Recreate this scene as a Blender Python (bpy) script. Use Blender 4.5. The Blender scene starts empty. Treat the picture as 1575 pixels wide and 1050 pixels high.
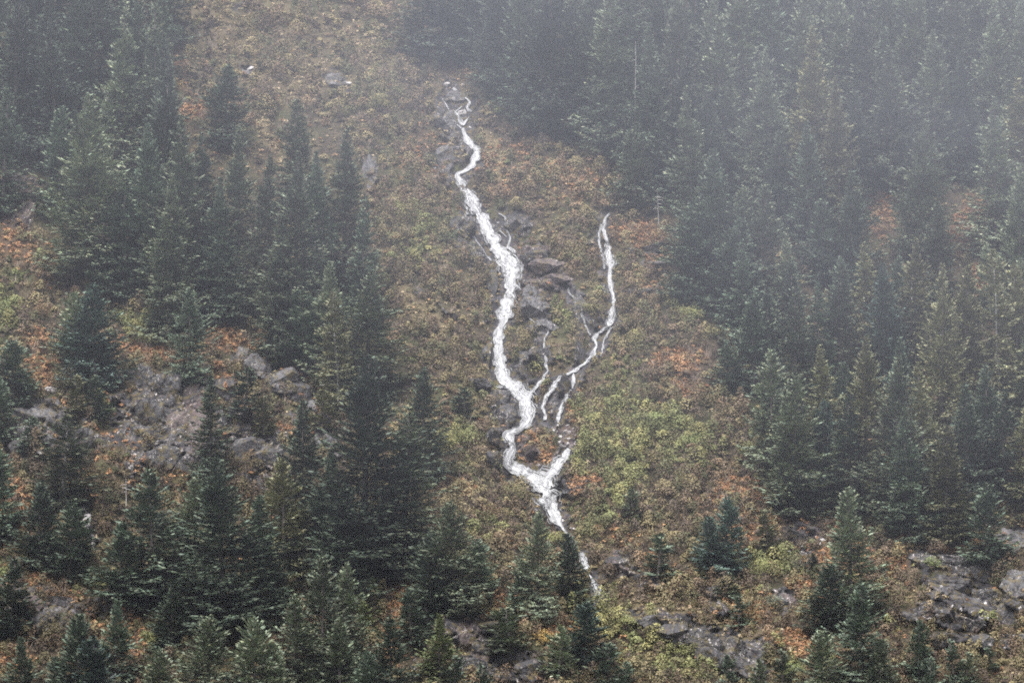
import bpy, math, random
import numpy as np
from mathutils import Vector

SC = bpy.context.scene
COL = SC.collection
R = math.radians

# ------------------------------------------------------------------ camera
FX = 147.0 / 36.0 * 1575.0          # focal length in photo pixels
PITCH = R(8.0)
CAM = np.array([0.0, 0.0, 30.0])
cd = bpy.data.cameras.new("camera")
cd.lens = 147.0; cd.sensor_width = 36.0; cd.clip_start = 1.0; cd.clip_end = 6000.0
cam = bpy.data.objects.new("camera", cd); COL.objects.link(cam)
cam.location = CAM.tolist(); cam.rotation_euler = (R(90) + PITCH, 0, 0)
SC.camera = cam

# ------------------------------------------------------------------ light
SUN_EL, SUN_AZ = R(62), R(200)
w = bpy.data.worlds.new("World"); SC.world = w; w.use_nodes = True
nt = w.node_tree; nt.nodes.clear()
sky = nt.nodes.new("ShaderNodeTexSky"); sky.sky_type = 'NISHITA'; sky.sun_disc = False
sky.sun_elevation = SUN_EL; sky.sun_rotation = SUN_AZ
sky.air_density = 1.0; sky.dust_density = 6.0; sky.ozone_density = 1.0
hs = nt.nodes.new("ShaderNodeHueSaturation"); hs.inputs['Saturation'].default_value = 0.62
bg = nt.nodes.new("ShaderNodeBackground"); bg.inputs['Strength'].default_value = 0.05
wo = nt.nodes.new("ShaderNodeOutputWorld")
nt.links.new(sky.outputs[0], hs.inputs['Color']); nt.links.new(hs.outputs[0], bg.inputs['Color'])
nt.links.new(bg.outputs[0], wo.inputs['Surface'])
sd = bpy.data.lights.new("sun", 'SUN'); sd.energy = 1.5; sd.angle = R(70); sd.color = (0.98, 0.99, 1.0)
sun = bpy.data.objects.new("sun", sd); COL.objects.link(sun)
_d = Vector((math.sin(SUN_AZ) * math.cos(SUN_EL), math.cos(SUN_AZ) * math.cos(SUN_EL), math.sin(SUN_EL)))
sun.rotation_euler = _d.to_track_quat('Z', 'Y').to_euler()
SC.view_settings.view_transform = 'Standard'; SC.view_settings.look = 'None'
SC.view_settings.gamma = 1.0; SC.view_settings.use_curve_mapping = False
SC.view_settings.exposure = 2.22
SC.cycles.max_bounces = 4; SC.cycles.diffuse_bounces = 2; SC.cycles.volume_bounces = 0
SC.cycles.use_denoising = False
SC.cycles.pixel_filter_type = 'BLACKMAN_HARRIS'; SC.cycles.filter_width = 1.9; SC.cycles.use_light_tree = False; SC.cycles.use_adaptive_sampling = False

# ------------------------------------------------------------------ numeric helpers
rng = np.random.default_rng(7)
random.seed(7)
_perm = np.random.default_rng(3).integers(0, 2**31 - 1, 4096)
def _h(ix, iy, s):
    k = (ix * 374761393 + iy * 668265263 + s * 2246822519) & 0xffffffff
    k = ((k ^ (k >> 13)) * 1274126177) & 0xffffffff
    return ((k ^ (k >> 16)) & 0xffff) / 65535.0
def vnoise(x, y, s=0):
    x = np.asarray(x, float); y = np.asarray(y, float)
    ix = np.floor(x).astype(np.int64); iy = np.floor(y).astype(np.int64)
    fx = x - ix; fy = y - iy; fx = fx*fx*(3-2*fx); fy = fy*fy*(3-2*fy)
    a = _h(ix, iy, s); b = _h(ix+1, iy, s); c = _h(ix, iy+1, s); d = _h(ix+1, iy+1, s)
    return (a*(1-fx)+b*fx)*(1-fy) + (c*(1-fx)+d*fx)*fy
def fbm(x, y, s=0, o=4, g=0.5):
    t = 0; a = 1; n = 0
    for i in range(o):
        t = t + a*(vnoise(x*2**i + 17.3*i, y*2**i - 9.1*i, s+i)*2-1); n += a; a *= g
    return t/n
def sstep(a, b, x):
    t = np.clip((x-a)/(b-a), 0, 1); return t*t*(3-2*t)

def dist_path(u, v, path):
    """distance (in photo px) from points to a polyline minus its half width"""
    best = np.full(np.shape(u), 1e9)
    for (a, b) in zip(path[:-1], path[1:]):
        ax, ay, aw = a; bx, by, bw = b
        dx, dy = bx-ax, by-ay; L2 = dx*dx+dy*dy+1e-9
        t = np.clip(((u-ax)*dx+(v-ay)*dy)/L2, 0, 1)
        d = np.hypot(u-(ax+t*dx), v-(ay+t*dy)) - (aw+(bw-aw)*t)
        best = np.minimum(best, d)
    return best

# ------------------------------------------------------------------ map of the slope (plan of the mountainside)
MAIN = [(712,197,3),(716,208,4),(723,220,3),(735,232,3),(732,243,4),(727,253,4),(718,261,2.2),(704,268,3),(708,280,4),
        (713,292,6),(722,302,7),(733,320,9),(744,340,9),(753,360,9),(762,380,10),(773,392,10),(785,405,12),(787,425,11),
        (785,442,10),(781,460,11),(776,480,10),(772,496,8),(767,510,5),(765,522,6),(766,540,8),(770,562,9),(773,580,10),
        (792,597,12),(808,610,9),(811,628,9),(813,645,10),(800,660,6),(782,668,5),(788,684,6),(785,702,7),(783,714,8),
        (806,727,10),(832,740,14),(843,762,14),(849,780,12),(855,796,9),(860,804,5),(866,812,1.2),(878,828,1.0),(886,846,1.5)]
STREAMS = [
 ("waterfall", "tall white waterfall running down the whole gully from head to fork", MAIN, 1.0, 1.0),
 ("waterfall", "narrow broken white cascade on the right, high beside the orange ferns",
    [(937,328,1.5),(930,338,2.5),(927,350,2.5),(934,365,3),(937,385,5),(938,405,7),(937,418,3),(938,432,4),(942,448,4),(945,462,4),(943,475,6),(940,490,8),(938,501,7)], .8, .9),
 ("waterfall", "thin water thread beside the right cascade's upper loop",
    [(926,345,1.5),(921,358,1.5),(921,372,1.6),(926,385,2.5),(928,400,3),(931,414,2)], .6, .8),
 ("stream", "zigzag stream between the right cascade and the main waterfall",
    [(935,501,1.5),(921,511,2),(913,521,3.5),(918,530,2.5),(911,546,3.5),(899,558,3),(886,569,3),(868,577,3.5),(857,586,4),(848,598,2.6),(840,610,3),(836,622,2.5),(838,634,2),(839,646,1.6)], .75, .9),
 ("stream", "faint thread of water dropping right of the zigzag stream",
    [(943,502,2),(937,512,1.6),(929,524,1.6),(926,538,1.2),(924,548,1.0)], .5, .7),
 ("stream", "short stream falling from the zigzag stream to the scree",
    [(882,574,1.5),(883,588,2.2),(880,598,3),(872,606,2.5),(867,618,2.5),(861,632,3),(858,650,1.6)], .7, .9),
 ("stream", "right arm of the fork, flowing from below the scree into the waterfall foot",
    [(875,690,3),(870,704,4.5),(856,718,6),(842,734,6),(838,742,5)], .85, .95),
 ("stream", "thin stream left of the grass patch, draining the grey slab",
    [(845,505,1.2),(837,522,1.2),(835,536,1.4),(839,552,1.8),(841,572,1.6),(834,584,2.4),(824,598,2.6),(814,609,3)], .65, .8),
 ("waterfall", "thin grey veil of water over the left slab beside the main fall",
    [(718,346,1.3),(727,356,1.6),(733,372,1.6),(745,388,2),(757,402,2.4)], .45, .6),
 ("waterfall", "thin veil of water down the dark rock right of the main fall",
    [(766,328,1.2),(776,334,2.2),(780,350,2.6),(784,368,2.4),(782,380,1.5),(772,390,1.5)], .45, .6),
 ("stream", "looping thread of water over the pale slab right of the main fall",
    [(793,437,1.5),(804,450,1.6),(806,462,1.4),(802,472,1.4),(812,486,1.2),(826,500,1.2),(842,508,1.2)], .5, .7),
 ("stream", "grey trickle over bare wet rock between the two waterfalls",
    [(872,436,2),(876,452,1.8),(890,464,2.5),(897,486,3),(905,508,3.5),(908,516,2)], .4, .35),
 ("stream", "short bright stream among boulders at the waterfall head, right braid",
    [(698,136,2),(706,144,2.5),(716,151,2),(722,158,3),(718,166,3),(726,172,1.5)], .65, .9),
 ("stream", "bright water curling round the big boulder at the waterfall head",
    [(710,164,1.2),(702,172,2.5),(704,183,3),(712,192,2),(722,180,1.2)], .7, .9),
 ("stream", "faint diagonal trickle left of the boulders at the waterfall head",
    [(679,152,1.5),(686,162,1),(693,176,1.3),(701,190,1),(709,198,1.6)], .5, .8),
 ("stream", "white broken water low in the gully beside the small dark spruce",
    [(888,848,4),(896,853,5),(899,866,3.5),(905,880,1.5),(912,893,4),(918,905,4.5),(922,916,2.5)], .6, .95),
]
PATHS = [s[2] for s in STREAMS]

# (u, v, ru, rv, angle deg, weight)
ROCK = [(250,640,80,84,0,1.1),(400,680,80,40,35,.9),(70,655,90,44,10,.9),(1090,985,120,32,18,1),(1480,905,90,44,20,.9),(745,985,70,44,20,.9),(440,590,80,26,38,1.1),(505,668,18,56,-36,1.1),(820,425,50,46,30,1),(835,490,26,46,-30,1),(785,620,40,46,0,.9),(725,365,26,44,-15,1),(60,935,60,40,0,.8),(720,352,26,24,0,1),(786,352,30,30,0,1),(815,400,40,20,15,1),(845,425,35,14,25,.8),(828,470,22,60,-35,1),(810,455,16,30,0,1),
 (835,508,24,14,20,.9),(740,405,20,30,-30,.9),(758,470,8,60,0,.9),(752,560,7,50,0,.8),(779,625,22,36,-20,1),(790,690,30,22,30,.9),(745,590,28,6,30,.8),
 (800,565,18,26,-20,.7),(868,668,24,22,30,1),(885,745,30,18,20,.6),(700,180,24,50,-15,.8),(688,240,22,26,0,.8),(888,490,12,40,-20,.8),(893,560,6,30,0,.8),
 (1000,384,34,10,0,.9),(1008,408,30,9,0,.8),(985,452,26,12,0,.8),(1055,570,40,7,20,.5),
 (962,868,34,16,40,1),(980,892,34,12,20,.9),(1080,905,16,10,40,.9),(1090,990,100,24,20,1),(1130,1020,60,20,10,.9),(1010,965,34,20,20,.7),
 (1222,822,50,16,5,1),(1222,856,34,14,0,.9),(1214,928,14,26,-20,1),(1192,922,16,12,0,.8),(1300,746,20,6,10,.6),(1110,930,26,14,20,.7),
 (1462,862,62,16,5,.9),(1480,900,60,26,25,.8),(1500,935,50,26,25,.9),(1430,945,70,14,0,.8),(1470,985,70,16,0,.7),(1562,825,30,18,25,1.2),(1562,905,22,34,0,1.2),(1560,992,36,16,0,.9),
 (432,582,62,20,38,1.1),(500,668,12,44,-38,1),(250,610,56,44,0,.9),(262,672,52,50,0,.9),(330,560,40,16,0,.5),(385,690,54,26,40,.8),(400,742,26,22,0,.8),(70,635,66,22,0,.9),(110,675,50,40,0,.9),(40,690,40,18,0,.7),
 (134,795,9,14,-20,1.1),(143,835,6,26,0,1),(55,945,38,34,0,1),(105,935,40,20,25,.9),(175,930,26,30,0,.6),(28,300,34,52,20,.8),(385,106,14,7,20,1),(365,12,20,18,0,.5),
 (566,262,12,28,-10,.9),(515,120,20,14,40,.5),(545,140,30,8,0,.7),(740,960,60,8,5,.8),(715,990,26,30,-30,.9),(775,1015,80,28,10,1),(640,1020,24,14,0,.5),(650,155,12,5,30,.6),
 (690,480,6,30,-40,.6),(640,440,6,40,-40,.5),(660,630,20,8,0,.4)]
ORANGE = [(72,565,26,40,-30,1),(60,520,24,20,0,.9),(235,545,60,16,5,1),(355,522,56,17,15,1.1),(285,530,40,16,0,.8),(478,590,30,10,40,1),(480,632,40,10,30,.7),(130,600,50,8,20,.9),
 (130,645,50,7,40,.8),(345,580,16,28,-20,.8),(420,650,50,10,30,.7),(200,690,60,40,0,.25),(740,925,46,20,5,1.1),(612,925,26,26,0,1),(600,985,34,30,0,.9),(850,965,40,26,0,.8),(700,745,34,9,30,.9),
 (1045,560,46,34,10,1.1),(1060,595,40,16,5,.8),(1150,752,56,20,8,1.1),(1100,775,40,10,0,.8),(1214,802,30,12,5,1.1),(1300,738,26,16,0,1.1),(985,362,46,24,0,1),(1015,400,24,20,0,.6),(1000,440,26,12,0,.6),
 (1224,371,16,10,0,1.2),(1478,372,18,46,0,1.1),(1505,440,22,34,0,1),(1345,335,22,34,-20,.9),(1500,330,20,40,0,.7),(1140,265,20,14,0,.8),(300,172,24,26,0,1),(275,90,12,60,-15,.7),(700,92,14,9,0,1.2),(735,108,50,16,0,.5),
 (1440,828,74,14,0,1),(1380,862,26,24,0,.8),(1290,800,40,20,0,.8),(1260,860,26,8,0,.9),(1280,930,30,30,0,.8),(1225,985,40,20,20,1),(1155,940,40,24,0,.6),(1160,810,40,34,0,.7),(1240,900,30,10,0,.8),(1490,830,50,18,0,.9),(1555,750,26,40,0,.8),
 (20,790,46,60,0,.7),(20,1000,40,50,0,.7),(130,740,60,30,0,.25),(260,740,60,40,0,.25),(400,830,40,60,0,.25),(70,900,60,14,20,.7),(150,975,8,50,-20,.9),(210,985,40,30,0,.6),(880,640,20,26,0,.5),(830,690,30,26,0,.7),
 (1020,870,30,14,30,.8),(960,830,40,18,20,.4),(1370,700,20,14,0,.7),(1440,720,16,16,0,.7),(20,370,30,40,0,.5),(100,410,60,30,0,.5),(650,240,40,40,0,.3),(780,260,60,40,0,.35),(880,270,60,30,0,.35),(900,740,26,16,0,.8),
 (450,560,60,14,10,.9),(1300,870,60,60,0,.5),(560,900,60,16,0,.5),(480,960,80,60,0,.2),(1190,740,30,8,0,.9),(1480,780,80,20,0,.7)]
TAN = [(440,70,180,80,20,.6),(400,195,12,60,-40,1),(420,225,14,40,-30,.9),(570,90,90,40,30,.6),(640,470,14,90,-40,1.1),(600,415,12,30,-30,.9),(670,520,40,9,40,.7),(765,235,16,44,-20,1.1),(785,260,14,30,-10,.9),(700,230,14,30,-20,.4),
 (755,620,14,60,-12,.9),(750,700,18,20,0,.8),(765,440,8,26,0,.9),(1010,930,80,26,10,.9),(1060,915,70,12,10,.8),(1100,950,60,14,15,.7),(1410,920,50,14,0,.7),(1530,880,60,10,40,1),(1540,1030,60,20,0,.7),(860,390,30,60,-30,.3),
 (710,430,60,90,-20,.3),(850,530,26,40,0,.5),(880,610,20,30,0,.5),(940,600,30,30,0,.2),(1480,1030,80,14,0,.8),(690,150,50,40,0,.4),(1140,960,80,20,15,.7),(1010,1010,60,12,20,.5)]
GREEN = [(1010,690,120,44,0,1.2),(1060,480,54,24,10,1.1),(980,640,80,50,0,.8),(700,690,46,36,0,.9),(8,470,26,44,0,1.3),(205,500,34,22,0,1.3),(165,628,22,14,0,1.2),(235,975,34,30,0,.9),(1180,872,76,22,0,1),(1000,990,90,46,20,.9),
 (1430,868,34,18,0,1.1),(640,380,60,40,0,.6),(856,500,30,46,0,.9),(930,720,70,44,0,.9),(1110,830,40,40,0,.6),(960,560,40,50,0,.7),(850,570,30,30,0,.5),(820,470,14,20,0,.6),(10,880,40,22,0,1),(130,900,40,12,0,.9),(560,890,40,10,0,.7),
 (890,950,60,60,0,.6),(1240,1020,60,30,0,.9),(1080,1040,60,20,0,.9),(560,120,90,60,0,.4),(1380,1000,40,40,0,.4),(1530,960,30,20,0,.8),(800,820,50,40,0,.4),(900,800,50,30,0,.6),(1170,700,40,40,0,.6),(180,700,30,16,0,.6),(640,720,30,20,0,.6),(740,820,40,30,0,.5)]
OUT = [("left waterfall slabs", "dark wet rock slabs beside the waterfalls", [(714,352,2.3,2.2,0),(730,390,1.7,2.4,0),(757,430,.9,2.8,0),(746,560,.9,3.8,0),(768,618,1.7,2.2,0),(776,642,1.8,2.2,0),(760,672,1.1,1.5,0),(738,590,2.2,.9,1),(758,702,1.1,1.0,0)]),
 ("slabs between the waterfalls", "rock slabs between the two waterfalls", [(796,346,2.2,2.4,0),(822,394,2.2,1.6,0),(838,412,3.2,1.6,2),(858,432,2.6,1.2,2),(814,455,1.1,2.0,1),(826,482,2.8,3.0,1),(842,508,2.2,1.8,1),(832,436,2.2,.9,2),(806,560,1.1,3.0,0),(830,545,2.0,1.2,0),(896,480,1.4,3.4,0),(892,560,.9,3.6,0),(812,692,1.1,1.1,2),(868,600,1.2,2.8,0)]),
 ("lichen-spotted cliff at left", "fractured rock faces of the lichen-spotted cliff", [(222,590,3.0,4.0,0),(258,600,3.4,3.6,0),(292,602,2.8,3.6,2),(235,645,3.0,4.2,0),(270,655,3.0,4.4,2),(303,668,2.4,4.6,2),(250,700,3.0,3.4,0),(290,712,2.6,3.2,0),(335,655,2.6,3.4,0),(352,600,2.6,3.0,0),(372,690,3.2,2.8,0),(410,702,3.0,2.6,0),(396,742,3.0,2.2,1)]),
 ("grey slab above the big spruce", "steep grey slabs above the biggest spruce", [(374,552,1.8,3.0,1),(398,566,2.6,3.2,1),(430,584,3.4,3.0,1),(462,604,3.0,2.8,1),(484,626,1.8,2.6,1),(498,655,1.6,3.4,1),(512,690,1.6,3.2,1)]),
 ("lichened ledge at far left", "rock faces of the lichened ledge", [(30,640,3.0,1.8,0),(62,640,3.0,2.4,1),(98,650,3.2,2.8,0),(124,680,2.6,3.2,0),(70,688,3.2,2.4,0),(35,690,2.8,2.0,0),(28,285,2.2,4.4,2),(38,325,2.4,4.0,2)]),
 ("black band at the bottom", "black rocks of the bottom band", [(1010,958,3.2,1.8,0),(1045,972,3.6,2.2,0),(1080,988,3.6,2.4,0),(1118,1004,3.6,2.6,0),(1150,1028,3.2,2.2,0),(1092,1012,3.0,2.2,0),(960,868,3.4,2.0,0),(984,892,3.4,1.6,0),(1092,910,2.0,1.0,0),(1215,930,2.0,3.2,2),(1196,925,1.8,1.2,0),(1222,828,4.2,1.4,0)]),
 ("right rocky knoll", "ledges of the right rocky knoll", [(1430,862,3.6,1.4,0),(1468,866,3.8,1.6,0),(1505,880,3.6,2.0,0),(1470,905,3.6,1.8,0),(1510,918,3.4,2.0,0),(1545,945,3.2,2.2,0),(1440,950,3.8,1.6,0),(1484,960,3.4,1.8,0),(1440,985,3.6,1.4,0),(1500,990,3.2,1.6,0),(1564,905,3.4,4.2,1),(1560,834,3.8,1.8,1),(1556,990,3.4,2.0,0)]),
 ("bottom centre rock", "rocks of the bottom centre outcrop", [(712,985,2.4,2.8,2),(740,966,4.0,1.0,0),(745,1000,3.2,2.4,0),(785,1010,3.6,2.6,0),(730,1030,3.4,2.2,0),(820,1030,3.2,2.0,0)]),
 ("bottom left rock", "rocks of the bottom left outcrop", [(45,930,2.4,2.6,2),(62,958,2.2,2.2,0),(100,930,3.0,1.8,0),(175,925,2.2,3.0,0)]),
 ("misty upper slope", "rocks of the misty upper slope", [(690,190,1.6,3.2,1),(676,236,2.2,2.4,1),(566,262,1.4,3.6,1),(512,122,2.6,1.4,1),(700,150,2.0,1.6,1),(1000,384,3.8,1.0,0),(1008,408,3.2,1.0,1),(985,452,3.0,1.2,0)])]
for _p, _g, _L in OUT:
    k_ = 1.25 if "waterfall" in _p else 1.0
    _L[:] = [(u_, v_, a_*k_, c_*k_, kd_) for (u_, v_, a_, c_, kd_) in _L]
    ROCK.extend((u_, v_, a_/.14*1.1, c_/.14*1.0, 0, 1.2) for (u_, v_, a_, c_, kd_) in _L)
def blobs(u, v, L, jitter=0.35):
    u0, v0 = u, v
    u = u0 + 16*fbm(u0/38, v0/38, 41, 4) + 5*fbm(u0/9, v0/9, 46, 2); v = v0 + 16*fbm(u0/38, v0/38, 51, 4) + 4*fbm(u0/9, v0/9, 48, 2)
    n = fbm(u0/34.0, v0/22.0, 40, 5, .65)*jitter*2.3
    out = np.zeros(np.shape(u))
    for (cx, cy, ru, rv, an, wt) in L:
        a = R(an); c, s = math.cos(a), math.sin(a)
        m = (np.abs(u-cx) < 2.2*max(ru, rv)) & (np.abs(v-cy) < 2.2*max(ru, rv))
        if not m.any(): continue
        dx = u[m]-cx; dy = v[m]-cy
        q = np.hypot((dx*c+dy*s)/ru, (-dx*s+dy*c)/rv)
        k = wt*(1-sstep(0.60, 1.15, q + n[m]))
        out[m] = np.maximum(out[m], k)
    return out
FOREST = [[(-400,-400),(250,-400),(262,60),(300,190),(370,200),(450,160),(530,200),(570,330),(590,470),(640,600),(650,700),(560,700),(520,600),(420,520),(300,500),(200,450),(100,420),(20,400),(-400,420)],
          [(600,-400),(2000,-400),(2000,760),(1560,780),(1490,800),(1400,800),(1330,760),(1240,780),(1180,700),(1150,610),(1100,560),(1060,460),(1040,380),(960,300),(900,215),(780,180),(700,90),(640,50)]]
PALE = [(835,490,22,40,-30,.7),(810,455,16,24,0,.6),(1562,825,34,22,25,1),(1562,895,20,26,0,.5),(425,575,50,20,38,.75),(500,668,12,44,-38,.7),(134,795,9,14,-20,1),(143,835,6,26,0,.8),(48,938,22,30,0,1),(98,935,30,12,25,.8),
 (1222,820,44,12,5,.6),(1215,930,14,24,-20,.8),(385,106,14,7,20,1),(515,120,20,14,40,.6),(566,262,12,28,-10,.5),(690,235,10,26,-10,.4),(1480,925,56,26,25,.35),(300,690,30,50,0,.3),(80,630,60,14,0,.5),(735,985,14,30,-30,.4),(790,445,20,40,0,.5),(840,420,60,20,30,.3)]
PINK = [(28,300,34,52,20,1),(300,660,20,50,0,.7),(870,670,22,20,0,.7),(735,985,20,30,-30,.6),(820,400,60,20,20,.5),(845,425,60,20,20,.6),(48,938,26,30,0,.4),(1230,830,50,16,0,.3),(830,690,40,30,0,.6),(960,880,30,20,20,.4)]
def inpoly(u, v, P):
    u = np.asarray(u, float); v = np.asarray(v, float); r = np.zeros(u.shape, bool)
    for (a, b) in zip(P, P[1:]+P[:1]):
        (x1, y1), (x2, y2) = a, b
        c = ((y1 > v) != (y2 > v)) & (u < (x2-x1)*(v-y1)/(y2-y1+1e-12)+x1)
        r ^= c
    return r

def zone(u, v):
    u = np.asarray(u, float); v = np.asarray(v, float)
    r = blobs(u, v, ROCK); o = blobs(u, v, ORANGE); t = blobs(u, v, TAN); g = blobs(u, v, GREEN)
    wd = np.full(u.shape, 1e9)
    for p in PATHS: wd = np.minimum(wd, dist_path(u, v, p))
    r = np.maximum(r, 1-sstep(3, 12.0, wd + fbm(u/15, v/15, 61, 4)*20))
    return r, o, t, g, wd
def relief(z):
    return z[0]*(.22+.78*sstep(1, 13, z[4]))

def bump(u, v, rock=None):
    b = 9*fbm(u/420, v/420, 1, 3) + 3.0*fbm(u/110, v/90, 5, 3) + 1.0*fbm(u/34, v/28, 11, 3)
    gd = dist_path(u, v, [(690,60,0),(712,197,0),(760,400,0),(785,560,0),(840,760,0),(900,900,0),(960,1200,0)])
    b = b + 2.2*(1-2*np.abs(fbm((u+v*.35)/46, (v-u*.2)/85, 15, 4)))
    b = b + 7*np.exp(-(gd/55)**2)
    gd2 = dist_path(u, v, [(940,300,0),(940,490,0),(880,580,0),(845,650,0)])
    b = b + 3*np.exp(-(gd2/22)**2)
    b = b - 9*np.exp(-(((u-300)/230)**2+((v-690)/120)**2)) - 6*np.exp(-(((u-1470)/160)**2+((v-930)/80)**2))
    b = b - 5*np.exp(-(((u-640)/90)**2+((v-520)/130)**2)) + 4*np.exp(-(((u-560)/60)**2+((v-930)/100)**2))
    if rock is not None:
        k = np.clip(rock, 0, 1)
        a1 = (u*.85+v*.5); a2 = (v*.85-u*.5)
        q1 = fbm(a1/70, a2/26, 21, 3)*5; q2 = fbm(a1/28, a2/60, 27, 3)*4
        s1 = np.floor(q1)+sstep(.78, 1.0, q1-np.floor(q1)); s2 = np.floor(q2)+sstep(.8, 1.0, q2-np.floor(q2))
        b = b + k*(1.2*s1 + .9*s2 - .6 - .45*(1-2*np.abs(fbm(a1/22, a2/14, 25, 4))) + .35*fbm(u/5, v/5, 37, 2))
    return b
SLOPE = math.tan(R(40)); Y0 = 900.0
cp, sp_ = math.cos(PITCH), math.sin(PITCH)
Z0 = CAM[2] + Y0*math.tan(PITCH)
def ray(u, v):
    a = (np.asarray(u, float)-787.5)/FX; c = (525.0-np.asarray(v, float))/FX
    return np.stack([a, cp - c*sp_, sp_ + c*cp], -1)
def surf(u, v, off=0.0, rock=None):
    """point of the mountainside seen at photo position (u, v); off = metres toward the viewer"""
    d = ray(u, v)
    tilt = 0.05
    t = (Z0 - CAM[2] - SLOPE*Y0) / (d[..., 2] - SLOPE*d[..., 1] + tilt*d[..., 0])
    L = np.sqrt((d**2).sum(-1))
    t = t + (bump(np.asarray(u, float), np.asarray(v, float), rock) - off)/L
    return CAM + d*t[..., None]
def surf_r(u, v, off=0.0):
    u = np.asarray(u, float); v = np.asarray(v, float)
    return surf(u, v, off, relief(zone(u, v)))

# ------------------------------------------------------------------ material helpers
def mat(name, rough=0.8, spec=0.25):
    m = bpy.data.materials.new(name); m.use_nodes = True
    n = m.node_tree.nodes; b = n['Principled BSDF']
    b.inputs['Roughness'].default_value = rough
    b.inputs['Specular IOR Level'].default_value = spec
    return m, m.node_tree, b
def node(t, kind, **kw):
    n = t.nodes.new(kind)
    for k, v in kw.items():
        if k in n.inputs.keys(): n.inputs[k].default_value = v
        else: setattr(n, k, v)
    return n
def mixc(t, a, b, fac, mode='MIX'):
    n = t.nodes.new('ShaderNodeMix'); n.data_type = 'RGBA'; n.blend_type = mode; n.clamp_factor = True
    for s, v in ((6, a), (7, b), (0, fac)):
        if isinstance(v, (tuple, list)): n.inputs[s].default_value = tuple(v)+(1.0,) if len(v) == 3 else v
        elif isinstance(v, (int, float)): n.inputs[s].default_value = v
        else: t.links.new(v, n.inputs[s])
    return n.outputs[2]
def noise(t, scale, detail=4, rough=0.6, vec=None, dist=0.0):
    n = node(t, 'ShaderNodeTexNoise', Scale=scale, Detail=detail, Roughness=rough, Distortion=dist)
    if vec is not None: t.links.new(vec, n.inputs['Vector'])
    return n
def ramp(t, src, stops):
    n = t.nodes.new('ShaderNodeValToRGB'); e = n.color_ramp.elements
    while len(e) < len(stops): e.new(0.5)
    for k, (p, c) in enumerate(stops):
        e[k].position = p; e[k].color = tuple(c)+(1,) if len(c) == 3 else c
    t.links.new(src, n.inputs[0]); return n.outputs[0]
def gpos(t):
    return t.nodes.new('ShaderNodeNewGeometry').outputs['Position']
def maprange(t, src, a, b, c=0.0, d=1.0):
    n = t.nodes.new('ShaderNodeMapRange')
    n.inputs[1].default_value = a; n.inputs[2].default_value = b; n.inputs[3].default_value = c; n.inputs[4].default_value = d
    t.links.new(src, n.inputs[0]); return n.outputs[0]
def math_(t, op, a, b):
    n = t.nodes.new('ShaderNodeMath'); n.operation = op
    for k, v in ((0, a), (1, b)):
        if isinstance(v, (int, float)): n.inputs[k].default_value = v
        else: t.links.new(v, n.inputs[k])
    return n.outputs[0]
def bumpn(t, b, h, s, d):
    n = t.nodes.new('ShaderNodeBump'); n.inputs['Strength'].default_value = s; n.inputs['Distance'].default_value = d
    t.links.new(h, n.inputs['Height']); t.links.new(n.outputs[0], b.inputs['Normal'])

def rock_color(t, scale=1.0, attr=False, lift=None):
    p = gpos(t)
    mp = node(t, 'ShaderNodeMapping'); mp.inputs['Scale'].default_value = (1, .6, .75); mp.inputs['Rotation'].default_value = (0, .5, 0)
    t.links.new(p, mp.inputs[0]); v = mp.outputs[0]
    n1 = noise(t, .30*scale, 6, .7, v, .4); n2 = noise(t, 1.0*scale, 6, .75, v, .6); n3 = noise(t, .75*scale, 6, .75, v)
    base = ramp(t, n1.outputs[0], [(.36, (.015, .014, .015)), (.5, (.040, .038, .040)), (.66, (.10, .095, .096))])
    if attr:
        at2 = node(t, 'ShaderNodeAttribute', attribute_name='stone'); s2 = t.nodes.new('ShaderNodeSeparateColor'); t.links.new(at2.outputs['Color'], s2.inputs[0])
        pale = mixc(t, (.075, .072, .076), (.18, .172, .178), maprange(t, n1.outputs[0], .4, .62))
        base = mixc(t, base, pale, s2.outputs[0])
        base = mixc(t, base, mixc(t, (.06, .042, .042), (.18, .125, .115), maprange(t, n3.outputs[0], .42, .6)), math_(t, 'MULTIPLY', s2.outputs[1], .75))
        base = mixc(t, base, (.05, .048, .055), math_(t, 'MULTIPLY', s2.outputs[2], .6))
    if lift: base = mixc(t, base, mixc(t, tuple(c*.45 for c in lift), lift, n3.outputs[0]), .75)
    base = mixc(t, base, (.16, .10, .08), maprange(t, n3.outputs[0], .56, .66, 0, .5))
    base = mixc(t, base, (.014, .013, .015), maprange(t, n2.outputs[0], .42, .50, .9, 0))
    n4 = noise(t, 1.5*scale, 6, .85, v); n5 = noise(t, .14, 3, .5, p)
    lich = math_(t, 'MULTIPLY', maprange(t, n4.outputs[0], .57, .615), maprange(t, n5.outputs[0], .44, .56))
    if attr: lich = math_(t, 'MULTIPLY', lich, maprange(t, s2.outputs[2], 0, 1, 1, .1))
    base = mixc(t, base, (.56, .52, .49), lich)
    n6 = noise(t, .45*scale, 6, .75, p)
    base = mixc(t, base, mixc(t, (.05, .055, .02), (.13, .085, .035), n2.outputs[0]), maprange(t, n6.outputs[0], .52, .60, 0, .85))
    return base, n2.outputs[0]

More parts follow.
